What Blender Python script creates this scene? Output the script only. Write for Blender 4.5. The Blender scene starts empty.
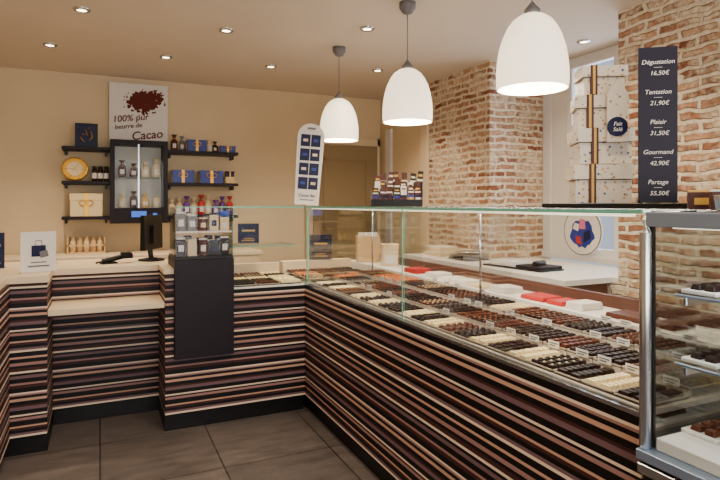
import bpy, bmesh, math, random
from mathutils import Matrix, Vector
random.seed(7)
pi=math.pi
def lin(c):
    return tuple(((v/255)/12.92 if v/255<=0.04045 else (((v/255)+0.055)/1.055)**2.4) for v in c)+(1.0,)
def mat(name,rgb,rough=0.5,metal=0.0,emit=None,es=0.0,var=0.0,vs=20.0,bump=0.0,bs=60.0,coat=0.0,spec=0.5):
    m=bpy.data.materials.new(name); m.use_nodes=True
    nt=m.node_tree; b=nt.nodes['Principled BSDF']
    b.inputs['Base Color'].default_value=lin(rgb)
    b.inputs['Roughness'].default_value=rough
    b.inputs['Metallic'].default_value=metal
    b.inputs['Coat Weight'].default_value=coat
    b.inputs['Specular IOR Level'].default_value=spec
    if emit:
        b.inputs['Emission Color'].default_value=lin(emit); b.inputs['Emission Strength'].default_value=es
    if var>0:
        g=nt.nodes.new('ShaderNodeNewGeometry'); n=nt.nodes.new('ShaderNodeTexNoise')
        n.inputs['Scale'].default_value=vs; n.inputs['Detail'].default_value=4
        nt.links.new(g.outputs['Position'],n.inputs['Vector'])
        mx=nt.nodes.new('ShaderNodeMixRGB')
        mx.inputs[1].default_value=lin([max(0,v*(1-var)) for v in rgb]); mx.inputs[2].default_value=lin([min(255,v*(1+var)) for v in rgb])
        nt.links.new(n.outputs['Fac'],mx.inputs[0]); nt.links.new(mx.outputs[0],b.inputs['Base Color'])
    if bump>0:
        g=nt.nodes.new('ShaderNodeNewGeometry'); n=nt.nodes.new('ShaderNodeTexNoise')
        n.inputs['Scale'].default_value=bs; nt.links.new(g.outputs['Position'],n.inputs['Vector'])
        bp=nt.nodes.new('ShaderNodeBump'); bp.inputs['Strength'].default_value=bump; bp.inputs['Distance'].default_value=0.01
        nt.links.new(n.outputs['Fac'],bp.inputs['Height']); nt.links.new(bp.outputs[0],b.inputs['Normal'])
    return m
def glassmat(name,tint,gl=1.0,ior=1.35):
    m=bpy.data.materials.new(name); m.use_nodes=True; nt=m.node_tree
    for n in list(nt.nodes):
        if n.type!='OUTPUT_MATERIAL': nt.nodes.remove(n)
    o=[n for n in nt.nodes][0]
    t=nt.nodes.new('ShaderNodeBsdfTransparent'); t.inputs[0].default_value=tint
    g=nt.nodes.new('ShaderNodeBsdfGlossy'); g.inputs['Roughness'].default_value=0.0
    f=nt.nodes.new('ShaderNodeFresnel'); f.inputs[0].default_value=ior
    ml=nt.nodes.new('ShaderNodeMath'); ml.operation='MULTIPLY'; ml.inputs[1].default_value=gl
    nt.links.new(f.outputs[0],ml.inputs[0])
    mx=nt.nodes.new('ShaderNodeMixShader')
    nt.links.new(ml.outputs[0],mx.inputs[0]); nt.links.new(t.outputs[0],mx.inputs[1]); nt.links.new(g.outputs[0],mx.inputs[2])
    nt.links.new(mx.outputs[0],o.inputs[0])
    return m
def stripes():
    m=bpy.data.materials.new('striped_laminate'); m.use_nodes=True; nt=m.node_tree; b=nt.nodes['Principled BSDF']
    g=nt.nodes.new('ShaderNodeNewGeometry'); s=nt.nodes.new('ShaderNodeSeparateXYZ')
    nt.links.new(g.outputs['Position'],s.inputs[0])
    a=nt.nodes.new('ShaderNodeMath'); a.operation='MULTIPLY_ADD'; a.inputs[1].default_value=1/0.47; a.inputs[2].default_value=0.13
    nt.links.new(s.outputs['Z'],a.inputs[0])
    f=nt.nodes.new('ShaderNodeMath'); f.operation='FRACT'; nt.links.new(a.outputs[0],f.inputs[0])
    r=nt.nodes.new('ShaderNodeValToRGB'); r.color_ramp.interpolation='CONSTANT'
    K=(11,6,8);B=(60,31,28);M=(108,82,86);T=(188,146,124);C=(226,202,178);P=(150,112,106)
    seq=[(K,17),(M,12),(K,10),(C,8),(B,14),(K,10),(P,13),(K,16),(T,8),(K,20),(C,8),(M,9),(K,13),(B,10),(T,7),(K,22),(P,10),(K,8),(C,6),(K,18),(M,14),(B,8),(K,16),(T,10),(K,12),(P,7),(C,6),(K,20),(B,12),(P,9)]
    tot=sum(w for _,w in seq); el=r.color_ramp.elements; p=0
    for i,(c,w) in enumerate(seq):
        if i<2: e=el[i]; e.position=p/tot
        else: e=el.new(p/tot)
        e.color=lin(c); p+=w
    nt.links.new(f.outputs[0],r.inputs[0]); nt.links.new(r.outputs[0],b.inputs['Base Color'])
    b.inputs['Roughness'].default_value=0.5; b.inputs['Specular IOR Level'].default_value=0.25
    return m
def brickmat():
    m=bpy.data.materials.new('old_brick'); m.use_nodes=True; nt=m.node_tree; b=nt.nodes['Principled BSDF']; L=nt.links.new
    g=nt.nodes.new('ShaderNodeNewGeometry'); s=nt.nodes.new('ShaderNodeSeparateXYZ'); L(g.outputs['Position'],s.inputs[0])
    ad=nt.nodes.new('ShaderNodeMath'); ad.operation='ADD'; L(s.outputs['X'],ad.inputs[0]); L(s.outputs['Y'],ad.inputs[1])
    c=nt.nodes.new('ShaderNodeCombineXYZ'); L(ad.outputs[0],c.inputs[0]); L(s.outputs['Z'],c.inputs[1])
    n=nt.nodes.new('ShaderNodeTexNoise'); n.inputs['Scale'].default_value=7; n.inputs['Detail'].default_value=6; L(g.outputs['Position'],n.inputs['Vector'])
    vm=nt.nodes.new('ShaderNodeVectorMath'); vm.operation='MULTIPLY_ADD'; vm.inputs[1].default_value=(0.12,0.06,0); L(n.outputs['Color'],vm.inputs[0]); L(c.outputs[0],vm.inputs[2])
    br=nt.nodes.new('ShaderNodeTexBrick'); L(vm.outputs[0],br.inputs['Vector'])
    br.inputs['Color1'].default_value=lin((132,80,58)); br.inputs['Color2'].default_value=lin((198,156,122)); br.inputs['Mortar'].default_value=lin((224,209,184))
    br.inputs['Scale'].default_value=1; br.inputs['Brick Width'].default_value=0.25; br.inputs['Row Height'].default_value=0.062
    br.inputs['Mortar Size'].default_value=0.016; br.inputs['Mortar Smooth'].default_value=0.4; br.inputs['Bias'].default_value=-0.05
    n2=nt.nodes.new('ShaderNodeTexNoise'); n2.inputs['Scale'].default_value=4.5; n2.inputs['Detail'].default_value=8; n2.inputs['Roughness'].default_value=0.75; L(g.outputs['Position'],n2.inputs['Vector'])
    rp=nt.nodes.new('ShaderNodeValToRGB'); rp.color_ramp.elements[0].position=0.46; rp.color_ramp.elements[1].position=0.60; L(n2.outputs['Fac'],rp.inputs[0])
    mx=nt.nodes.new('ShaderNodeMixRGB'); L(rp.outputs[0],mx.inputs[0]); L(br.outputs['Color'],mx.inputs[1]); mx.inputs[2].default_value=lin((220,202,174))
    n3=nt.nodes.new('ShaderNodeTexNoise'); n3.inputs['Scale'].default_value=30; n3.inputs['Detail'].default_value=6; L(g.outputs['Position'],n3.inputs['Vector'])
    mm=nt.nodes.new('ShaderNodeMixRGB'); mm.blend_type='OVERLAY'; mm.inputs[0].default_value=0.8; L(mx.outputs[0],mm.inputs[1]); L(n3.outputs['Fac'],mm.inputs[2])
    L(mm.outputs[0],b.inputs['Base Color']); b.inputs['Roughness'].default_value=0.9; b.inputs['Specular IOR Level'].default_value=0.2
    ma=nt.nodes.new('ShaderNodeMath'); ma.operation='MULTIPLY_ADD'; ma.inputs[1].default_value=-1.0; L(br.outputs['Fac'],ma.inputs[0]); L(n3.outputs['Fac'],ma.inputs[2])
    bp=nt.nodes.new('ShaderNodeBump'); bp.inputs['Strength'].default_value=0.9; bp.inputs['Distance'].default_value=0.02; L(ma.outputs[0],bp.inputs['Height']); L(bp.outputs[0],b.inputs['Normal'])
    return m
def tilemat():
    m=bpy.data.materials.new('floor_tile'); m.use_nodes=True; nt=m.node_tree; b=nt.nodes['Principled BSDF']; L=nt.links.new
    g=nt.nodes.new('ShaderNodeNewGeometry'); br=nt.nodes.new('ShaderNodeTexBrick'); L(g.outputs['Position'],br.inputs['Vector'])
    br.offset=0.0; br.inputs['Scale'].default_value=1; br.inputs['Brick Width'].default_value=0.6; br.inputs['Row Height'].default_value=0.6
    br.inputs['Mortar Size'].default_value=0.004; br.inputs['Mortar Smooth'].default_value=0.1
    br.inputs['Color1'].default_value=lin((84,76,73)); br.inputs['Color2'].default_value=lin((97,88,84)); br.inputs['Mortar'].default_value=lin((44,38,36))
    n=nt.nodes.new('ShaderNodeTexNoise'); n.inputs['Scale'].default_value=4; n.inputs['Detail'].default_value=8; n.inputs['Roughness'].default_value=.65
    mp=nt.nodes.new('ShaderNodeMapping'); mp.inputs['Scale'].default_value=(1,3.5,1); L(g.outputs['Position'],mp.inputs[0]); L(mp.outputs[0],n.inputs['Vector'])
    mm=nt.nodes.new('ShaderNodeMixRGB'); mm.blend_type='OVERLAY'; mm.inputs[0].default_value=0.9; L(br.outputs['Color'],mm.inputs[1]); L(n.outputs['Fac'],mm.inputs[2])
    L(mm.outputs[0],b.inputs['Base Color']); b.inputs['Roughness'].default_value=0.36; b.inputs['Specular IOR Level'].default_value=0.4
    return m
def printmat():
    m=bpy.data.materials.new('printed_gift_paper'); m.use_nodes=True; nt=m.node_tree; b=nt.nodes['Principled BSDF']; L=nt.links.new
    t=nt.nodes.new('ShaderNodeTexCoord'); mp=nt.nodes.new('ShaderNodeMapping'); mp.inputs['Rotation'].default_value=(.5,.6,.5); mp.inputs['Scale'].default_value=(70,24,70); L(t.outputs['Object'],mp.inputs[0])
    v=nt.nodes.new('ShaderNodeTexVoronoi'); v.inputs['Scale'].default_value=1; L(mp.outputs[0],v.inputs['Vector'])
    lt=nt.nodes.new('ShaderNodeMath'); lt.operation='LESS_THAN'; lt.inputs[1].default_value=.30; L(v.outputs['Distance'],lt.inputs[0])
    s=nt.nodes.new('ShaderNodeSeparateColor'); L(v.outputs['Color'],s.inputs[0])
    r=nt.nodes.new('ShaderNodeValToRGB'); r.color_ramp.interpolation='CONSTANT'
    el=r.color_ramp.elements; el[0].color=lin((206,160,96)); el[1].position=.35; el[1].color=lin((220,206,190))
    e=el.new(.7); e.color=lin((150,132,130)); e=el.new(.9); e.color=lin((80,84,130))
    L(s.outputs[0],r.inputs[0])
    mx=nt.nodes.new('ShaderNodeMixRGB'); L(lt.outputs[0],mx.inputs[0]); mx.inputs[1].default_value=lin((224,212,194)); L(r.outputs[0],mx.inputs[2]); L(mx.outputs[0],b.inputs['Base Color'])
    return m
STR=stripes(); BRK=brickmat(); TILE=tilemat()
WALL=mat('wall_plaster',(220,198,160),0.85,var=.03,vs=3,bump=.1)
CEIL=mat('ceiling_paint',(218,204,186),0.8,var=.02,vs=2)
WHITE=mat('white_paint',(226,224,222),0.5)
CREAM=mat('cream_laminate',(224,202,168),0.4,var=.02,vs=6)
BLACK=mat('black_lacquer',(12,9,10),0.4,spec=.3)
DARK=mat('dark_plum_panel',(26,17,26),0.5,var=.06,vs=8,spec=.25)
BOARD=mat('navy_purple_board',(22,15,34),0.5,spec=.25)
WOODB=mat('dark_wood',(86,48,34),0.5,var=.15,vs=14)
WOODL=mat('light_wood',(206,170,122),0.55,var=.1,vs=18)
STEEL=mat('brushed_steel',(200,204,210),0.25,1.0)
NAVY=mat('navy_card',(10,14,60),0.45,var=.1,spec=.3)
BLUEC=mat('blue_gift_card',(12,44,140),0.4)
GOLD=mat('gold_foil',(224,168,56),0.35,0.6)
GOLDM=mat('gold_paper',(220,170,70),0.5)
OLIVE=mat('door_paint',(146,124,86),0.6,var=.04,vs=5)
PAPER=mat('white_card',(228,222,214),0.6)
CH_D=mat('dark_chocolate',(32,14,9),0.45,var=.2,vs=60,spec=.35)
CH_M=mat('milk_chocolate',(80,38,20),0.45,var=.15,vs=60,spec=.3)
CH_W=mat('white_chocolate',(240,218,166),0.45,var=.05,vs=60)
CH_R=mat('red_sweet',(180,20,26),0.35)
CH_O=mat('orange_praline',(180,100,42),0.45,var=.15,vs=50)
COCOA=mat('cocoa_print',(92,30,16),0.6,spec=.2)
PURP=mat('purple_card',(92,40,130),0.5)
PINK=mat('pink_card',(216,110,140),0.5)
GREY=mat('grey_plastic',(110,108,110),0.5)
RED=mat('red_card',(180,26,24),0.5)
BEIGE=mat('beige_card',(226,202,156),0.6)
BAGBR=mat('brown_bag',(74,32,22),0.55,var=.2,vs=60)
SHADE=mat('lamp_shade',(250,245,232),0.4,emit=(255,234,200),es=1.9)
SPOT=mat('spot_glow',(255,250,240),0.4,emit=(255,236,205),es=14)
LED=mat('led_strip',(255,250,240),0.4,emit=(255,240,215),es=1.5)
SCREEN=mat('blue_screen',(20,50,120),0.3,emit=(60,130,255),es=.7)
GLASS=glassmat('clear_glass',(0.975,0.99,0.983,1),0.38,1.3)
ACR=glassmat('acrylic',(0.96,0.965,0.97,1),0.6,1.25)
GEDGE=mat('green_glass_edge',(100,165,140),0.2,emit=(120,200,170),es=0.08)
SKYW=glassmat('window_glass',(0.95,0.97,1,1),1.0,1.2)
TRAY=mat('tray_plastic',(190,174,158),.4)
BASE=mat('tray_riser',(204,190,174),.5)

class B:
    def __init__(s,name): s.n=name; s.bm=bmesh.new(); s.ms=[]; s.M=Matrix()
    def at(s,x,y,z,rz=0,rx=0,ry=0):
        s.M=Matrix.Translation((x,y,z))@Matrix.Rotation(rz,4,'Z')@Matrix.Rotation(ry,4,'Y')@Matrix.Rotation(rx,4,'X'); return s
    def i(s,m):
        if m not in s.ms: s.ms.append(m)
        return s.ms.index(m)
    def V(s,c): return s.bm.verts.new(s.M@Vector(c))
    def F(s,vs,m,sm=False):
        try: f=s.bm.faces.new(vs)
        except ValueError: return
        f.material_index=s.i(m); f.smooth=sm
    def box(s,x0,x1,y0,y1,z0,z1,m,tx=0,ty=0):
        v=[s.V(c) for c in [(x0,y0,z0),(x1,y0,z0),(x1,y1,z0),(x0,y1,z0),(x0+tx,y0+ty,z1),(x1-tx,y0+ty,z1),(x1-tx,y1-ty,z1),(x0+tx,y1-ty,z1)]]
        for q in [(3,2,1,0),(4,5,6,7),(0,1,5,4),(1,2,6,5),(2,3,7,6),(3,0,4,7)]: s.F([v[k] for k in q],m)
    def lathe(s,pr,m,n=24,c=(0,0,0),cap=True,sm=True,ax='Z'):
        rings=[]
        for r,z in pr:
            ring=[]
            for k in range(n):
                a=2*pi*k/n; p=(r*math.cos(a),r*math.sin(a),z)
                if ax=='Y': p=(p[0],p[2],p[1])
                if ax=='X': p=(p[2],p[0],p[1])
                ring.append(s.V((c[0]+p[0],c[1]+p[1],c[2]+p[2])))
            rings.append(ring)
        for a,b in zip(rings,rings[1:]):
            for k in range(n): s.F([a[k],a[(k+1)%n],b[(k+1)%n],b[k]],m,sm)
        if cap:
            s.F(rings[0][::-1],m); s.F(rings[-1],m)
    def tube(s,pts,r,m,n=8):
        pts=[Vector(p) for p in pts]; rings=[]
        for k,p in enumerate(pts):
            d=(pts[min(k+1,len(pts)-1)]-pts[max(k-1,0)]).normalized()
            u=d.orthogonal().normalized() if abs(d.z)>.9 else d.cross(Vector((0,0,1))).normalized(); w=d.cross(u)
            rings.append([s.V(p+u*r*math.cos(2*pi*j/n)+w*r*math.sin(2*pi*j/n)) for j in range(n)])
        for a,b in zip(rings,rings[1:]):
            for j in range(n): s.F([a[j],a[(j+1)%n],b[(j+1)%n],b[j]],m,True)
        s.F(rings[0][::-1],m); s.F(rings[-1],m)
    def prism(s,pts,y0,y1,m):
        a=[s.V((x,y0,z)) for x,z in pts]; b=[s.V((x,y1,z)) for x,z in pts]
        s.F(a,m); s.F(b[::-1],m)
        for k in range(len(pts)):
            j=(k+1)%len(pts); s.F([a[k],b[k],b[j],a[j]],m)
    def done(s,bev=0.0,seg=2,parent=None):
        bmesh.ops.recalc_face_normals(s.bm,faces=s.bm.faces)
        me=bpy.data.meshes.new(s.n); s.bm.to_mesh(me); s.bm.free()
        for m in s.ms: me.materials.append(m)
        o=bpy.data.objects.new(s.n,me); bpy.context.collection.objects.link(o)
        if bev>0:
            md=o.modifiers.new('bev','BEVEL'); md.width=bev; md.segments=seg; md.limit_method='ANGLE'; md.angle_limit=math.radians(40)
        if parent: o.parent=parent
        return o
def txt(parent,name,body,loc,rot,size,m,align='CENTER',off=.012):
    c=bpy.data.curves.new(name,'FONT'); c.body=body; c.size=size; c.align_x=align; c.extrude=0.0004; c.shear=0.2; c.offset=size*off
    o=bpy.data.objects.new(name,c); o.location=loc; o.rotation_euler=rot; c.materials.append(m)
    bpy.context.collection.objects.link(o); o.parent=parent; return o
def bow(b,cx,cy,cz,s,m):
    for sg in (-1,1):
        pts=[(cx,cy,cz)]+[(cx+sg*s*(.5-.5*math.cos(t)),cy,cz+s*.45*math.sin(t)+s*.2) for t in [k*pi/4 for k in range(1,8)]]+[(cx,cy,cz)]
        b.tube(pts,s*.09,m,6)
    b.lathe([(s*.02,-s*.12),(s*.16,0),(s*.02,s*.12)],m,8,(cx,cy,cz+s*.1))
def gift(b,x,y,z,w,d,h,m,rib,bo=True):
    b.box(x-w/2,x+w/2,y-d/2,y+d/2,z,z+h*.7,m); b.box(x-w/2-.003,x+w/2+.003,y-d/2-.003,y+d/2+.003,z+h*.7,z+h,m)
    rw=w*.07; e=.005
    b.box(x-rw,x+rw,y-d/2-e,y+d/2+e,z,z+h+.002,rib); b.box(x-w/2-e,x+w/2+e,y-rw,y+rw,z,z+h+.0015,rib)
    if bo: bow(b,x,y-d/2-.008,z+h*.55,w*.22,rib)

H=2.7; YB=6.25; XR=3.18; XW=3.9; YF=-1.6; XL=-1.7
# ---------- room ----------
b=B('floor'); b.box(XL-.1,XW,YF-.1,YB+.1,-.1,0,TILE); b.done()
b=B('ceiling'); b.box(XL-.1,XW,YF-.1,YB+.1,H,H+.1,CEIL); b.done()
b=B('wall_back'); b.box(XL-.1,XW,YB,YB+.1,0,H,WALL); b.done()
b=B('wall_left'); b.box(XL-.1,XL,YF,YB,0,H,WALL); b.done()
b=B('wall_front'); b.box(XL,-1.0,YF-.1,YF,0,H,WALL); b.box(2.6,XW,YF-.1,YF,0,H,WALL); b.box(-1.0,2.6,YF-.1,YF,2.45,H,WALL); b.box(-1.0,2.6,YF-.1,YF,0,.35,WALL); b.done()
b=B('fill_window')  # unseen shopfront window, added as an opening for the front fill
for x in (-1.0,.18,1.36,2.54): b.box(x,x+.06,YF-.08,YF-.02,.35,2.45,DARK)
b.box(-1,2.6,YF-.08,YF-.02,.35,.41,DARK); b.box(-1,2.6,YF-.08,YF-.02,2.39,2.45,DARK); b.box(-.97,2.57,YF-.055,YF-.05,.4,2.4,SKYW); b.done()
b=B('wall_right')
b.box(XR,XW,YF,2.7,0,H,BRK); b.box(XR,XW,2.7,4.08,0,.86,BRK); b.box(XR,XW,4.08,5.1,0,H,BRK); b.box(XR,XW,5.1,YB,0,H,WALL)
b.done()
b=B('trim_1'); b.box(XR-.03,XR-.001,5.1,5.24,0,H-.002,CREAM); b.box(XR-.03,XR-.001,5.92,6.06,0,2.3,WHITE); b.done(.004)
b=B('window_1')
b.box(3.80,3.86,3.98,4.079,.95,2.69,WHITE); b.box(3.80,3.86,3.72,3.78,.95,2.69,WHITE); b.box(3.815,3.845,3.78,3.98,.95,2.69,PAPER)
b.box(3.80,3.86,2.701,2.78,.95,2.69,WHITE); b.box(3.80,3.86,2.78,3.72,.95,1.02,WHITE); b.box(3.80,3.86,2.78,3.72,2.6,2.69,WHITE); b.box(3.80,3.86,2.78,3.72,2.05,2.1,WHITE)
b.box(3.80,3.86,3.22,3.27,1.02,2.6,WHITE); b.box(3.828,3.832,2.78,3.72,1.02,2.6,SKYW)
b.box(3.785,3.89,2.701,4.079,.905,.95,WHITE); b.done(.004)
b=B('door_1')
b.box(2.28,3.1,YB-.045,YB-.005,.005,2.1,OLIVE)
for z0,z1 in ((.2,.95),(1.1,1.95)):
    b.box(2.4,2.98,YB-.055,YB-.044,z0,z0+.03,OLIVE); b.box(2.4,2.98,YB-.055,YB-.044,z1-.03,z1,OLIVE); b.box(2.4,2.43,YB-.055,YB-.044,z0,z1,OLIVE); b.box(2.95,2.98,YB-.055,YB-.044,z0,z1,OLIVE)
b.tube([(2.36,YB-.05,1.02),(2.36,YB-.1,1.02),(2.48,YB-.1,1.02)],.01,STEEL); b.done(.003)
b=B('trim_2'); b.box(2.18,2.27,YB-.06,YB-.001,0,2.2,WALL); b.box(3.11,3.149,YB-.06,YB-.001,0,2.2,WALL); b.box(2.18,3.149,YB-.06,YB-.001,2.11,2.2,WALL); b.done(.004)
b=B('baseboard_back'); b.box(XL,2.17,YB-.02,YB-.001,0,.1,WHITE); b.done()

# ---------- lights in ceiling ----------
def spot(x,y,e=45,z=H,col=(1,.81,.57),sz=2.2):
    b=B('recessed_downlight'); b.at(x,y,z)
    b.lathe([(.032,-.012),(.05,-.012),(.056,-.002),(.056,.0)],STEEL,24,cap=False); b.lathe([(.001,-.006),(.034,-.006)],SPOT,24,cap=False)
    o=b.done()
    l=bpy.data.lights.new('downlight_beam','SPOT'); l.energy=e*1.15; l.color=col; l.spot_size=sz; l.spot_blend=.9; l.shadow_soft_size=.05
    lo=bpy.data.objects.new('downlight_beam',l); lo.location=(x,y,z-.03); bpy.context.collection.objects.link(lo); lo.parent=o
for x,y,e,sz in [(-.11,4.17,50,2.0),(-.37,5.2,100,1.8),(.527,5.2,80,1.8),(.853,4.21,50,2.0),(1.46,5.14,42,1.8),(2.44,4.85,75,2.1),(1.79,3.73,48,2.1),(3.5,3.3,35,2.1),(0,2.4,60,2.2),(.9,2.3,65,2.2),(0,.9,50,2.2),(1.0,.9,45,2.2),(2.55,2.6,60,2.2),(2.55,1.2,50,2.2)]:  # entries at the end are out of view, added as fill
    spot(x,y,e,sz=sz)
for y in (4.29,3.15,2.0):
    b=B('pendant_lamp'); b.at(1.8,y,1.927)
    pr=[(.158,0),(.161,.03),(.161,.08),(.157,.13),(.148,.185),(.133,.235),(.112,.28),(.088,.313),(.058,.335),(.032,.345)]
    b.lathe(pr,SHADE,40,cap=False); b.lathe([(r-.005,z) for r,z in pr],SHADE,40,cap=False); b.lathe([(.153,0),(.158,0)],SHADE,40,cap=False)
    zc=H-1.927
    b.lathe([(.036,.34),(.036,.365),(.022,.38),(.006,.40)],GREY,20)
    b.tube([(0,0,.39),(0,0,zc-.04)],.003,GREY,6)
    b.lathe([(.006,zc-.075),(.03,zc-.07),(.052,zc-.04),(.055,zc-.001)],GREY,24)
    b.lathe([(.005,.06),(.03,.08),(.036,.12),(.02,.17),(.02,.3)],SPOT,16)
    o=b.done()
    l=bpy.data.lights.new('bulb_light','POINT'); l.energy=17; l.color=(1,.84,.64); l.shadow_soft_size=.05
    lo=bpy.data.objects.new('bulb_light',l); lo.location=(1.8,y,1.95); bpy.context.collection.objects.link(lo); lo.parent=o

# ---------- display counter (right) ----------
Y0=1.0; CF=1.26
b=B('display_counter')
b.box(CF,2.1,Y0,4.3,.1,.85,STR); b.box(CF+.03,2.05,Y0,4.3,0,.1,BLACK)
b.box(CF,CF+.03,Y0,3.6,.85,.862,STEEL)
b.box(CF+.03,1.86,Y0,4.2,.85,.865,BASE)
b.box(CF+.03,1.87,4.2,4.3,.85,.95,CREAM)
b.box(1.87,2.1,Y0,4.3,.85,.93,PAPER); b.box(2.1,2.125,Y0,4.3,.6,.985,WOODB)
b.box(1.74,1.752,Y0,4.0,1.372,1.386,STEEL)
b.box(CF+.01,CF+.022,Y0+.003,2.278,.862,1.374,GLASS); b.box(CF+.01,CF+.022,2.284,3.6,.862,1.374,GLASS)
b.box(CF+.014,CF+.019,2.279,2.283,.862,1.374,GEDGE); b.box(CF+.010,CF+.018,3.597,3.603,.862,1.374,GEDGE)
b.box(CF+.006,1.74,Y0,4.15,1.375,1.385,GLASS); b.box(CF+.001,CF+.006,Y0,3.6,1.375,1.385,GEDGE)
b.box(CF+.03,1.75,Y0+.001,Y0+.009,.862,1.374,GLASS)
for y in (1.06,2.28,3.5):
    b.tube([(1.72,y,.93),(1.72,y,1.375)],.006,STEEL)
b.box(CF+.03,CF+.042,Y0+.05,3.55,1.366,1.373,LED)
b.done()
l=bpy.data.lights.new('case_led','AREA'); l.shape='RECTANGLE'; l.size=.04; l.size_y=2.4; l.energy=13; l.color=(1,.90,.78)
lo=bpy.data.objects.new('case_led_light',l); lo.location=(CF+.06,2.3,1.355); lo.rotation_euler=(0,math.radians(-18),0); bpy.context.collection.objects.link(lo)

b=B('service_counter'); CE=CF-.001
b.box(.77,CE,3.6,4.3,.1,.85,STR); b.box(.36,.77,3.6,4.3,.1,.97,STR); b.box(.36,CE,3.63,4.25,0,.1,BLACK)
b.box(.35,.77,3.60,4.32,.97,1.0,CREAM)
b.box(.77,CE,3.605,4.2,.85,.862,PAPER); b.box(.77,CE,4.2,4.22,.85,.95,CREAM)
b.box(.41,.767,3.54,3.599,.456,1.058,DARK); b.box(.41,.767,3.599,3.92,1.001,1.058,DARK)
b.box(-.27,.36,4.0,4.3,.1,.76,STR); b.box(-.27,.36,3.94,4.3,.80,.96,STR); b.box(-.27,.36,4.03,4.3,0,.1,BLACK)
b.box(-.268,.358,3.61,4.0,.765,.80,CREAM); b.box(-.27,.35,3.92,4.5,.96,1.0,CREAM)
b.box(-.80,-.27,3.6,4.3,.1,.96,STR); b.box(-.9,-.27,3.63,4.3,0,.1,BLACK); b.box(-.95,-.262,3.585,4.5,.96,1.0,CREAM)
b.box(-.95,-.45,1.9,3.599,.1,.96,STR); b.box(-.92,-.48,1.93,3.62,0,.1,BLACK); b.box(-.97,-.46,1.88,3.584,.96,1.0,CREAM)
b.done(.002,1)
b=B('glass_display_case')
b.box(.772,CE,3.603,3.613,.863,1.374,GLASS); b.box(.772,.78,3.613,4.15,1.001,1.374,GLASS); b.box(.773,.777,3.6,3.603,.863,1.374,GEDGE)
b.box(.772,CE,3.605,4.15,1.375,1.385,GLASS); b.box(.772,CE,3.6,3.605,1.375,1.385,GEDGE)
b.box(.78,1.24,3.75,4.1,1.11,1.118,GLASS); b.box(.78,1.24,3.747,3.75,1.11,1.118,GEDGE)
b.done()

# chocolates
def choc(b,x,y,z,kind,m,t=None):
    t=t or CH_M
    if kind==0: b.box(x-.0125,x+.0125,y-.0125,y+.0125,z,z+.015,m,.002,.002)
    elif kind==1: b.lathe([(.013,0),(.0135,.006),(.010,.014),(.004,.018)],m,8,(x,y,z))
    elif kind==2: b.box(x-.010,x+.010,y-.018,y+.018,z,z+.013,m,.002,.003)
    elif kind==3:
        b.box(x-.0125,x+.0125,y-.0125,y+.0125,z,z+.013,m,.001,.001); b.lathe([(.005,.013),(.0025,.016)],t,6,(x,y,z))
def tray(b,cx,cy,z,wx,wy,kind,m,t=None):
    b.box(cx-wx/2,cx+wx/2,cy-wy/2,cy+wy/2,z,z+.003,BAGBR if m in (CH_D,CH_M) else TRAY)
    for a in ((cx-wx/2,cx-wx/2+.0025,cy-wy/2,cy+wy/2),(cx+wx/2-.0025,cx+wx/2,cy-wy/2,cy+wy/2),(cx-wx/2,cx+wx/2,cy-wy/2,cy-wy/2+.0025),(cx-wx/2,cx+wx/2,cy+wy/2-.0025,cy+wy/2)):
        b.box(*a,z,z+.008,TRAY)
    px,py=(.0275,.0275) if kind!=2 else (.0225,.0385)
    nx=max(1,int((wx-.004)/px)); ny=max(1,int((wy-.004)/py))
    px=(wx-.007)/nx; py=(wy-.007)/ny
    for i in range(nx):
        for j in range(ny):
            if random.random()<.02: continue
            choc(b,cx+(i-(nx-1)/2)*px+random.uniform(-.001,.001),cy+(j-(ny-1)/2)*py+random.uniform(-.001,.001),z+.003,kind,m,t)
b=B('chocolate_trays')
cols=[(1.296,.168),(1.468,.185),(1.663,.185)]
k=0; y=1.065
while y<3.58:
    for ci,(x0,w) in enumerate(cols):
        if ci==0: m=(CH_D,CH_W,CH_D,CH_D,CH_W,CH_D,CH_W,CH_D,CH_M,CH_W)[k%10]
        elif ci==1: m=(CH_D,CH_M,CH_D,CH_D,CH_M,CH_D,CH_D,CH_M)[k%8]
        else: m=(CH_W,CH_D,CH_D,CH_M,CH_D,CH_D,CH_M,CH_D,CH_M)[k%9]
        if y>3.1 and ci>0: m=random.choice([CH_O,CH_M,CH_M,CH_D])
        zz=.868+.02*ci
        if ci: b.box(x0+.002,x0+w-.002,y-.055,y+.055,.866,zz,BASE)
        kd=random.choice([0,1,2,3])
        if m==CH_W: kd=2
        tray(b,x0+w/2,y,zz,w-.004,.1125,kd,m,random.choice([CH_M,CH_W,CH_O,GOLDM]))
    k+=1; y+=.114
for x in (1.37,1.55,1.73):
    for yy in (3.72,3.88,4.06): tray(b,x,yy,.88,.165,.15,1,random.choice([CH_O,CH_M,CH_D,CH_M]))
b.done()
b=B('chocolate_trays')
for x in (.86,1.015,1.17):
    for yy in (3.67,3.79,3.91,4.03,4.14): tray(b,x,yy,.866,.148,.11,random.choice([0,1,3]),random.choice([CH_D,CH_M,CH_W,CH_D]),CH_W)
b.done()
b=B('price_cards')
for kk in range(21):
    yy=1.065+.114*kk
    for x,z in ((1.466,.888),(1.658,.906),(1.85,.925)):
        if random.random()<.5:
            b.at(x,yy+random.uniform(-.02,.02),z,-pi/2); b.prism([(-.026,0),(.026,0),(.026,.024),(-.026,.024)],0,.001,PAPER)
            b.box(-.020,.020,-.0006,0,.014,.018,GREY); b.box(-.020,.008,-.0006,0,.006,.010,GREY)
b.done()
b=B('confectionery_packets')
yy=1.2
while yy<3.45:
    w=random.choice([.10,.13,.16]); m=random.choice([PAPER,PAPER,BEIGE,RED,CH_M,PAPER])
    b.box(1.91,2.04,yy,yy+w,.931,.931+random.choice([.012,.02,.03]),m,.004,.004); yy+=w+random.choice([.02,.05,.12])
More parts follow.
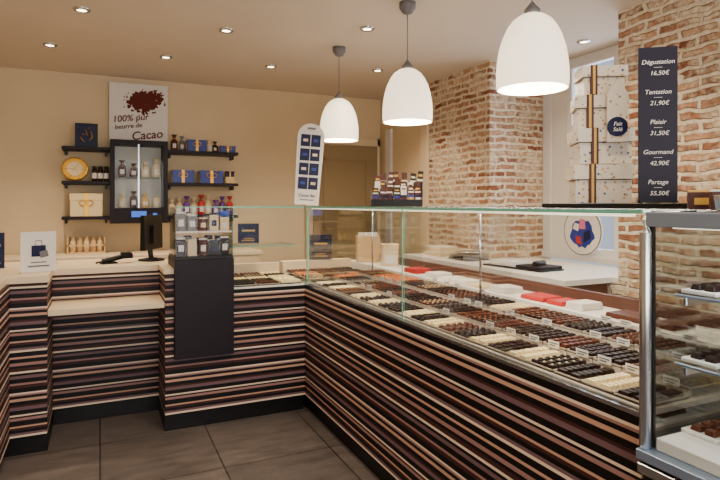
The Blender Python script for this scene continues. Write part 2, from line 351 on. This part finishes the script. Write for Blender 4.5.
b.done(.002,1)

# ---------- refrigerated tall case ----------
b=B('refrigerated_display_case')
x0,x1,y0,y1=1.20,1.95,-.1,.965
FR=mat('blue_grey_frame',(140,156,180),.3,.6)
b.box(x0+.02,x1,y0,y1,0,.74,BLACK); b.box(x0,x1,y0,y1,.74,.765,STEEL); b.box(x0-.005,x1,y0,y1,.775,.80,FR); b.box(x0+.01,x1,y0,y1,.765,.775,BLACK)
b.box(x0+.03,x1,y0,y1-.03,.80,.83,PAPER)
b.tube([(x0+.015,y1-.012,.8),(x0+.015,y1-.012,1.33),(x0+.022,y1-.012,1.355),(x0+.045,y1-.012,1.37),(x1,y1-.012,1.37)],.014,STEEL,10)
b.box(x0+.034,x0+.044,y1-.02,y1-.004,.8,1.35,BLACK)
b.tube([(x0+.015,y0+.012,.8),(x0+.015,y0+.012,1.33),(x0+.045,y0+.012,1.37),(x1,y0+.012,1.37)],.013,STEEL,10)
b.tube([(x1-.02,y1-.012,.8),(x1-.02,y1-.012,1.37)],.014,FR); b.tube([(x1-.02,y0+.012,.8),(x1-.02,y0+.012,1.37)],.014,FR)
b.box(x0+.005,x0+.03,y0,y1-.02,1.345,1.38,FR); b.box(x0+.03,x1,y0,y1-.02,1.372,1.38,FR)
b.box(x0+.012,x0+.02,y0+.02,y1-.02,.8,1.352,GLASS); b.box(x0+.03,x1-.02,y1-.016,y1-.01,.8,1.36,GLASS)
for z in (1.0,1.17):
    b.box(x0+.10,x1-.05,y0+.02,y1-.03,z,z+.008,GLASS); b.box(x0+.096,x0+.10,y0+.02,y1-.03,z,z+.008,FR)
    for yv in (y1-.06,.4): b.box(x0+.1,x1-.05,yv,yv+.01,z-.02,z,STEEL)
b.box(x0+.06,x0+.075,y0+.05,y1-.05,1.34,1.35,LED)
for z,ms in ((.83,(PAPER,CH_M,CH_W)),(1.008,(CH_D,CH_M,BAGBR)),(1.178,(CH_D,CH_M))):
    for xx in (1.38,1.55,1.72,1.84):
        for yv in (.30,.46,.62,.78,.89):
            m=random.choice(ms)
            b.box(xx-.06,xx+.06,yv-.045,yv+.045,z,z+.01,PAPER)
            for q in range(3):
                for r in range(2):
                    b.box(xx-.05+q*.035,xx-.022+q*.035,yv-.035+r*.036,yv-.007+r*.036,z+.01,z+.024,m,.004,.004)
b.done(.002,1)
l=bpy.data.lights.new('case_led2','AREA'); l.shape='RECTANGLE'; l.size=.04; l.size_y=.8; l.energy=3; l.color=(.85,.92,1)
lo=bpy.data.objects.new('fridge_led_light',l); lo.location=(x0+.1,.45,1.335); lo.rotation_euler=(0,math.radians(-25),0); bpy.context.collection.objects.link(lo)

def bag(b,x,y,z,w,h,m,lab=PAPER,rz=0,tie=True):
    b.at(x,y,z,rz); n=12
    pr=[(.42,0),(.5,.08),(.5,.35),(.46,.6),(.2,.74),(.14,.78),(.3,.9),(.42,1.0)]
    rings=[]
    for r,t in pr:
        rings.append([b.V((w*r*math.cos(2*pi*k/n),w*r*.6*math.sin(2*pi*k/n)*(1+.15*math.sin(3*k)),h*t)) for k in range(n)])
    for a,c in zip(rings,rings[1:]):
        for k in range(n): b.F([a[k],a[(k+1)%n],c[(k+1)%n],c[k]],m,True)
    b.F(rings[0][::-1],m); b.F(rings[-1],m)
    b.box(-w*.25,w*.25,-w*.34,-w*.3,h*.18,h*.45,lab)
    if tie: b.lathe([(w*.19,h*.74),(w*.2,h*.76),(w*.19,h*.78)],GOLD,10)
    b.M=Matrix()
def pouch(b,x,y,z,w,h,m,lab,rz=0):
    b.at(x,y,z,rz)
    b.prism([(-w/2,0),(w/2,0),(w/2*1.03,h*.5),(w/2,h*.9),(-w/2,h*.9),(-w/2*1.03,h*.5)],-.012,.012,m); b.box(-w/2,w/2,-.003,.003,h*.88,h,lab); b.box(-w*.3,w*.3,-.014,-.012,h*.25,h*.6,lab); b.M=Matrix()
b=B('confectionery_bags')
for x,y,w,h,m,l_ in ((1.40,.935,.06,.05,BAGBR,GOLDM),(1.46,.90,.06,.055,RED,BAGBR),(1.38,.87,.05,.05,BAGBR,PAPER),(1.53,.93,.06,.05,BAGBR,PAPER),(1.59,.88,.06,.055,RED,PAPER),(1.46,.82,.06,.05,BAGBR,GOLDM)):
    pouch(b,x,y,1.3855,w,h,m,l_,-.8)
b.at(1.335,.84,1.3855); b.lathe([(.014,0),(.018,.03),(.019,.036)],STEEL,16); b.M=Matrix()
b.done(.002,1)

# ---------- top of right counter ----------
b=B('black_top_shelf'); b.box(1.42,1.739,1.01,1.53,1.3865,1.402,BLACK); b.done(.002,1)
ZT=1.403
pb=printmat()
b=B('gift_box_tower')
def pbox(z,w,d,h,ox,rz):
    b.M=Matrix.Translation((ox,0,0))@Matrix.Rotation(rz,4,'Z')
    b.box(-w/2,w/2,-d/2,d/2,z,z+h*.60,pb)
    b.box(-w/2-.008,w/2+.008,-d/2-.008,d/2+.008,z+h*.62,z+h,pb)
    b.box(-w/2+.002,w/2-.002,-d/2+.002,d/2-.002,z+h*.60,z+h*.62,BAGBR)  # dark strip colours in the shadow gap under the lid
    rx=-.036
    b.box(rx-.011,rx+.011,-d/2-.011,d/2+.011,z,z+h+.0015,BAGBR)
    b.box(rx-.004,rx+.004,-d/2-.012,d/2+.012,z,z+h+.002,GOLDM)
pbox(0,.175,.14,.128,0,.0); pbox(.1305,.165,.13,.118,.002,.08); pbox(.2505,.150,.12,.110,-.002,-.05); pbox(.363,.130,.105,.096,.003,.07)
b.M=Matrix()
b.prism([(.006,.20),(.070,.20),(.070,.36),(.04,.41),(.006,.36)],-.088,-.082,pb)
b.lathe([(.032,-.092),(.032,-.088)],NAVY,24,(.038,0,.25),ax='Y')
tw=b.done(.0012,1); tw.location=(1.555,1.40,ZT); tw.rotation_euler=(0,0,math.radians(-36))
txt(tw,'label_text','Fait\nSalé',(.038,-.0925,.253),(pi/2,0,0),.018,PAPER)
b=B('price_board'); b.box(-.053,.053,-.003,.003,.0,.462,BOARD); b.box(-.05,.05,-.02,.03,0,.006,BLACK)
pbd=b.done(); pbd.location=(1.50,1.135,ZT); pbd.rotation_euler=(0,0,math.radians(-38))
for q,(t,p) in enumerate([('Dégustation','16,50€'),('Tentation','21,90€'),('Plaisir','31,50€'),('Gourmand','42,90€'),('Partage','55,50€')]):
    zz=.412-q*.089
    txt(pbd,'board_text',t,(0,-.0036,zz),(pi/2,0,0),.0185,PAPER,off=0); txt(pbd,'board_text','------',(0,-.0036,zz-.013),(pi/2,0,0),.012,PAPER,off=0); txt(pbd,'board_text',p,(0.004,-.0036,zz-.033),(pi/2,0,0),.018,PAPER,off=0)

b=B('chocolate_bar_stand')
Wd=.15
b.box(-Wd,Wd,-.06,.06,0,.012,BLACK); b.box(-Wd,Wd,-.062,-.058,.012,.04,BLACK); b.box(-Wd,Wd,.056,.06,.012,.14,ACR); b.box(-Wd-.003,-Wd,-.06,.06,.012,.1,ACR); b.box(Wd,Wd+.003,-.06,.06,.012,.1,ACR)
for row,(yy,zb,hh) in enumerate(((-.035,.013,.10),(.0,.03,.13),(.035,.05,.155))):
    for q in range(7):
        xx=-.126+q*.042+row*.004
        b.M=Matrix.Translation((xx,yy,zb))@Matrix.Rotation(math.radians(-12),4,'X')@Matrix.Rotation(random.uniform(-.09,.09),4,'Y')
        hq=hh+random.uniform(-.018,.01); m=random.choice([BAGBR,CH_M,BAGBR,CH_D,PAPER])
        b.box(-.017,.017,-.005,.005,0,hq*.5,random.choice([PAPER,BLUEC,NAVY,NAVY])); b.box(-.0165,.0165,-.0045,.0045,hq*.5,hq,m)
        b.box(-.014,.014,-.0065,-.005,hq*.2,hq*.36,random.choice([CH_M,GOLDM,PAPER])); b.box(-.0165,.0165,-.006,-.0045,hq*.62,hq*.70,PAPER); b.box(-.012,.012,-.006,-.0045,hq*.8,hq*.88,random.choice([PAPER,GOLDM,BAGBR]))
o=b.done(); o.location=(1.60,2.93,1.3865); o.rotation_euler=(0,0,math.radians(-28))
b=B('chocolate_bar_sign'); 
pts=[(-.088,.006),(.088,.006)]+[(.1*math.cos(t),.50+.1*math.sin(t)) for t in [k*pi/10 for k in range(11)]]
b.prism(pts,-.006,.006,PAPER); b.box(-.085,.085,-.06,.06,0,.006,PAPER)
for r in range(4):
    for c in range(2):
        b.box(-.072+c*.075,-.072+c*.075+.069,-.009,-.006,.115+r*.105,.115+r*.105+.088,NAVY); b.box(-.055+c*.075,-.07+c*.075+.05,-.0105,-.009,.15+r*.105,.17+r*.105,CREAM if (r+c)%2 else BLUEC)
b.box(-.05,.05,-.009,-.006,.035,.04,NAVY); b.box(-.03,.03,-.009,-.006,.555,.57,GREY)
o=b.done(); o.location=(1.375,3.9,1.393); o.rotation_euler=(0,math.radians(4),math.radians(-18))
txt(o,'sign_text','Cacao Bar',(0,-.0095,.06),(pi/2,0,0),.03,NAVY)

# acrylic case
b=B('acrylic_sweets_case')
b.box(.415,.762,3.56,3.565,1.075,1.378,ACR); b.box(.415,.42,3.565,3.88,1.075,1.378,ACR); b.box(.757,.762,3.565,3.88,1.075,1.378,ACR); b.box(.415,.762,3.56,3.88,1.378,1.384,ACR); b.box(.415,.762,3.557,3.56,1.378,1.384,GEDGE)
b.box(.42,.757,3.57,3.88,1.225,1.231,ACR); b.box(.42,.757,3.562,3.57,1.222,1.232,PAPER); b.box(.412,.765,3.555,3.89,1.06,1.075,BLACK)
for z in (1.076,1.232):
    for yy in (3.62,3.72,3.82):
        for q in range(5):
            pouch(b,.455+q*.067,yy,z,.052,random.uniform(.09,.125) if z<1.2 else random.uniform(.08,.12),random.choice([CH_D,CH_M,BEIGE,GREY,CH_D] if z<1.2 else [CH_M,GREY,BEIGE,GOLDM,TRAY]),random.choice([PAPER,BEIGE,NAVY]))
b.done()
def standcard(name,x,y,z,w,h,m,rz=-.3,body=None,tc=None):
    b=B(name); b.box(-w/2,w/2,-.003,.003,.0,h,m); b.box(-w/2,w/2,-.03,.03,0,.004,m); b.box(-w*.3,w*.3,-.0045,-.003,h*.12,h*.16,tc or PAPER); b.box(-w*.22,w*.22,-.0045,-.003,h*.22,h*.25,tc or PAPER)
    if body:
        b.prism([(-w*.2,h*.38),(w*.2,h*.38),(w*.2,h*.66),(-w*.2,h*.66)],-.005,-.003,body); b.tube([(-w*.1,-.004,h*.66),(-w*.08,-.004,h*.78),(w*.08,-.004,h*.78),(w*.1,-.004,h*.66)],.002,body,5)
        b.prism([(w*.05,h*.34),(w*.28,h*.38),(w*.24,h*.54),(w*.02,h*.5)],-.007,-.005,GREY)
    else: b.box(-w*.3,w*.3,-.0045,-.003,h*.6,h*.68,tc or PAPER)
    o=b.done(); o.location=(x,y,z); o.rotation_euler=(0,0,rz); return o
standcard('menu_card_holder',-.33,3.80,1.001,.19,.235,PAPER,.35,NAVY,GREY)
standcard('navy_sign',-.60,4.1,1.001,.12,.22,NAVY,.3)
standcard('navy_sign',.97,4.0,1.119,.15,.14,NAVY,-.2,None,GOLDM); standcard('navy_sign',1.62,4.25,.951,.18,.2,NAVY,-.3,None,GOLDM)
b=B('wooden_gift_crate'); b.at(1.98,4.12,.931,-.3)
b.box(-.09,.09,-.06,.06,0,.012,WOODL); b.box(-.09,.09,-.06,-.05,.012,.21,WOODL); b.box(-.09,.09,.05,.06,.012,.21,WOODL); b.box(-.09,-.08,-.05,.05,.012,.21,WOODL); b.box(.08,.09,-.05,.05,.012,.21,WOODL)
for q in range(4): b.box(-.075+q*.04,-.045+q*.04,-.03,.03,.012,.235,PAPER)
b.done(.002,1)
b=B('card_box'); b.at(2.0,3.78,.931,-.3); b.box(-.06,.06,-.05,.05,0,.15,CREAM); b.box(-.063,.063,-.053,.053,.13,.165,BEIGE); b.box(-.045,.045,-.054,-.05,.02,.08,PAPER); b.done(.002,1)

# ---------- cash desk ----------
b=B('pos_monitor'); b.at(.33,4.22,1.001,math.radians(62))
b.lathe([(.09,0),(.09,.01),(.03,.02)],BLACK,24); b.tube([(0,0,.01),(0,.02,.14)],.018,BLACK)
b.box(-.15,.15,-.02,.015,.08,.32,BLACK,.0,.004); b.box(-.135,.135,.014,.017,.095,.305,DARK); b.box(-.05,.05,-.04,-.02,.12,.25,BLACK); b.done(.003)
b=B('barcode_scanner'); b.at(.10,4.12,1.001,.3)
b.tube([(-.09,0,.018),(-.02,0,.03),(.05,0,.045)],.017,BLACK,10); b.box(.03,.10,-.032,.032,.03,.07,BLACK,.006,.004); b.box(.098,.103,-.025,.025,.038,.06,RED); b.tube([(-.09,0,.018),(-.12,.03,.005),(-.10,.1,.004),(-.02,.16,.004)],.004,BLACK,6); b.box(-.10,.0,-.03,.03,0,.01,BLACK); b.done(.003)

# ---------- back wall fittings ----------
b=B('back_counter'); b.box(-1.3,1.5,5.68,YB-.021,.1,.88,CREAM); b.box(-1.32,1.52,5.66,YB-.021,.88,.92,CREAM); b.box(-1.28,1.48,5.72,YB-.03,0,.1,BLACK)
for q in range(5): b.box(-1.28+q*.56,-.76+q*.56,5.668,5.68,.14,.86,WALL)
b.done(.003,1)
b=B('wooden_sweets_rack'); b.at(-.12,6.1,.921)
b.box(-.17,.17,-.05,.05,0,.012,WOODL); b.box(-.17,.17,.04,.05,.012,.16,WOODL); b.box(-.17,-.155,-.05,.05,.012,.16,WOODL); b.box(.155,.17,-.05,.05,.012,.16,WOODL); b.box(-.17,.17,-.05,-.04,.07,.085,WOODL)
for q in range(5): b.lathe([(.022,0),(.026,.012),(.026,.1),(.012,.13),(.012,.15)],WOODL if q%2 else BEIGE,12,(-.12+q*.06,0,.012))
b.done()
def shelf(x0,x1,z): 
    b=B('wall_shelf'); b.box(x0,x1,5.97,YB-.001,z-.03,z,DARK); b.box(x0+.02,x0+.04,6.1,YB-.001,z-.07,z-.03,BLACK); b.box(x1-.04,x1-.02,6.1,YB-.001,z-.07,z-.03,BLACK); b.done(.002,1)
ZS=(1.28,1.62,1.95)
for z in ZS: shelf(-.33,.085,z); shelf(.625,1.34,z)
b=B('wall_display_cabinet')
b.box(.09,.62,YB-.02,YB-.001,1.21,2.03,PAPER)
b.box(.09,.13,5.93,YB-.02,1.21,2.03,DARK); b.box(.58,.62,5.93,YB-.02,1.21,2.03,DARK); b.box(.13,.58,5.93,YB-.02,1.99,2.03,DARK); b.box(.13,.58,5.93,YB-.02,1.21,1.25,DARK); b.box(.13,.58,5.95,YB-.02,1.25,1.36,DARK)
b.box(.28,.42,5.945,5.95,1.27,1.33,SCREEN); b.box(.48,.52,5.945,5.95,1.28,1.31,SCREEN)
b.box(.13,.58,5.99,YB-.02,1.66,1.668,GLASS); b.box(.34,.352,5.93,5.95,1.36,1.99,STEEL); b.box(.13,.58,5.938,5.942,1.36,1.99,GLASS)
for z in (1.361,1.669):
    for q in range(4): bag(b,.20+q*.108,6.08,z,.08,random.uniform(.13,.19),random.choice([CH_M,BEIGE,BEIGE,GOLDM,PAPER]),PAPER)
b.done()
b=B('framed_logo_sign')
b.box(-.10,.10,-.01,.01,0,.235,NAVY); b.box(-.10,.10,-.016,-.01,0,.012,BLACK); b.box(-.10,.10,-.016,-.01,.223,.235,BLACK); b.box(-.10,-.088,-.016,-.01,.012,.223,BLACK); b.box(.088,.10,-.016,-.01,.012,.223,BLACK)
b.tube([(-.02,-.013,.05),(-.05,-.013,.09),(-.03,-.013,.13),(.01,-.013,.12),(-.01,-.013,.17),(.03,-.013,.19)],.006,GOLD,6); b.tube([(.02,-.013,.06),(.05,-.013,.10),(.04,-.013,.16)],.006,GOLD,6)
b.tube([(0,.01,.18),(0,.07,.002)],.005,BLACK,6)
o=b.done(); o.location=(-.12,6.09,1.952)
b=B('cocoa_poster'); b.box(-.28,.28,-.012,.012,0,.60,PAPER)
for q in range(170):
    a=random.uniform(0,2*pi); u=random.random()
    r=.01+.18*u; s=(.046*(1-u)+.006)*random.uniform(.5,1.2)
    cx=.06+r*1.15*math.cos(a); cz=.42+r*.78*math.sin(a)+.12*(cx-.03)
    cx=min(max(cx,-.2),.25); cz=min(cz,.56); b.prism([(cx+s*random.uniform(.6,1.3)*math.cos(t),cz+s*random.uniform(.6,1.3)*math.sin(t)) for t in [k*pi/4 for k in range(8)]],-.0135-q*.00002,-.012,COCOA)
po=b.done(); po.location=(.365,6.20,2.035)
for t,x,z,s in (('100% pur',-.08,.215,.09),('beurre de',-.10,.14,.065),('Cacao',.08,.04,.12)): txt(po,'poster_text',t,(x,-.0185,z),(pi/2,math.radians(-8),0),s,COCOA)

b=B('round_gift_tin'); b.at(-.22,6.08,1.621+.115,0,math.radians(-8)); b.lathe([(.11,.02),(.115,.01),(.115,-.03),(.105,-.035)],GOLD,12,ax='Y',sm=False); b.lathe([(.07,-.037),(.07,-.035)],BEIGE,12,ax='Y')
for k in range(6): b.tube([(0,-.04,0),(.1*math.cos(k*pi/3),-.04,.1*math.sin(k*pi/3))],.003,BEIGE,5)
b.done()
def jar(x,y,z,r,h,m,lid):
    b=B('sweets_jar'); b.at(x,y,z); b.lathe([(r*.9,0),(r,.008),(r,h*.7),(r*.8,h*.8)],m,16); b.lathe([(r*.82,h*.8),(r*.85,h*.82),(r*.85,h*.97),(r*.8,h)],lid,16); b.lathe([(r*1.01,h*.2),(r*1.01,h*.55)],PAPER,16,cap=False); b.done()
for q in range(3): jar(-.05+q*.053,6.08,1.621,.024,.15,CH_D,BLACK)
b=B('gift_crate'); gift(b,-.12,6.1,1.281,.28,.18,.22,BEIGE,GOLD); b.done(.002,1)
b=B('champagne_gift_bags'); bag(b,.70,6.1,1.951,.07,.17,CH_M,PAPER); bag(b,.78,6.12,1.951,.06,.16,GREY,PAPER); b.done()
b=B('champagne_gift_bags'); bag(b,1.06,6.1,1.951,.06,.13,BEIGE,PAPER); bag(b,1.12,6.12,1.951,.06,.12,CH_D,PAPER); b.done()
def bgift(x,z,w,h):
    b=B('blue_gift_box'); gift(b,x,6.1,z,w,.16,h,BLUEC,GOLD); b.done(.002,1)
bgift(.92,1.951,.19,.12); bgift(1.24,1.951,.16,.07)
bgift(.78,1.621,.21,.13); bgift(1.07,1.621,.24,.13)
b=B('stacked_gift_boxes'); gift(b,1.27,6.1,1.621,.1,.1,.07,BEIGE,GOLD,False); gift(b,1.27,6.1,1.692,.09,.09,.06,NAVY,GOLD,False); b.done(.002,1)
b=B('assorted_sweet_bags')
for q in range(9): bag(b,.675+q*.075,6.1+.03*(q%2),1.281,.075,random.uniform(.16,.22),random.choice([PURP,CH_O,PINK,RED,BEIGE,GOLDM,BLUEC]),PAPER)
b.done()

# ---------- window worktop ----------
b=B('window_worktop'); b.box(2.75,3.179,2.75,4.9,.86,.90,PAPER); b.box(2.8,3.17,2.78,4.88,0,.86,WOODB); b.box(3.179,3.69,2.702,4.078,.862,.90,PAPER); b.done(.003,1)
b=B('round_window_sign'); b.at(3.775,3.575,1.165)
b.lathe([(.215,-.004),(.215,.004)],PAPER,40,ax='X'); b.lathe([(.20,-.006),(.207,-.006)],NAVY,40,cap=False,ax='X')
b.at(3.775,3.575,1.165,-pi/2)
pts=[(.13*math.cos(k*pi/12)*(1+.12*math.sin(5*k)),-.02+.12*math.sin(k*pi/12)*(1+.1*math.cos(3*k))) for k in range(24)]
b.prism(pts,-.007,-.004,BLUEC); b.prism([(-.03,.02),(.04,.02),(.035,.1),(-.02,.11)],-.009,-.007,PINK); b.prism([(-.06,-.1),(0,-.12),(-.01,-.05),(-.07,-.04)],-.009,-.007,RED); b.prism([(.02,-.1),(.10,-.06),(.09,.02),(.02,-.01)],-.009,-.007,NAVY); b.prism([(-.10,.02),(-.04,.0),(-.03,.06),(-.08,.07)],-.009,-.007,PAPER)
rs=b.done()
txt(rs,'sign_text','CHOCOLATERIE',(3.765,3.575,1.31),(pi/2,0,-pi/2),.036,NAVY)
b=B('wrapping_tray'); b.at(3.0,3.45,.901,.1); b.box(-.13,.13,-.3,.3,0,.012,BLACK); b.box(-.12,.12,-.29,-.05,.012,.035,DARK); b.box(-.1,.1,.0,.25,.012,.05,PAPER,.01,.01); b.tube([(-.08,-.2,.05),(.08,-.15,.05)],.02,BLACK,10); b.done(.003,1)
b=B('kitchen_scale'); b.at(3.0,4.15,.901,.1); b.box(-.12,.12,-.14,.14,0,.05,GREY,.01,.01); b.lathe([(.02,.05),(.02,.065),(.12,.066),(.125,.075)],STEEL,24); b.box(-.135,-.115,-.06,.06,.01,.045,BLACK); b.done(.003,1)
b=B('paper_bag_stack'); b.at(3.0,4.6,.901,.05)
for q in range(8): b.box(-.1,.1,-.13,.13,q*.012,q*.012+.01,random.choice([PAPER,BEIGE,CREAM]))
b.done()

# ---------- daylight ----------
def area(name,loc,rot,sx,sy,e,col):
    l=bpy.data.lights.new(name,'AREA'); l.shape='RECTANGLE'; l.size=sx; l.size_y=sy; l.energy=e; l.color=col
    o=bpy.data.objects.new(name,l); o.location=loc; o.rotation_euler=rot; bpy.context.collection.objects.link(o)
area('added_front_fill',(.8,YF-.3,1.5),(math.radians(90),0,0),3.4,2.0,145,(1,.94,.86))  # unseen fill light, added behind the camera to brighten the counter fronts
area('daylight_side_window',(4.1,3.3,1.8),(0,math.radians(90),0),1.7,1.1,30,(.84,.9,1))
w=bpy.data.worlds.new('World'); bpy.context.scene.world=w; w.use_nodes=True
w.node_tree.nodes['Background'].inputs[0].default_value=(.84,.88,1,1); w.node_tree.nodes['Background'].inputs[1].default_value=.75

cam=bpy.data.cameras.new('camera'); co=bpy.data.objects.new('camera',cam); bpy.context.collection.objects.link(co)
co.location=(0,0,1.4); co.rotation_euler=(pi/2,0,math.radians(-24.9)); cam.lens=28; cam.sensor_width=36; cam.shift_y=-.05; cam.clip_start=.02
bpy.context.scene.camera=co
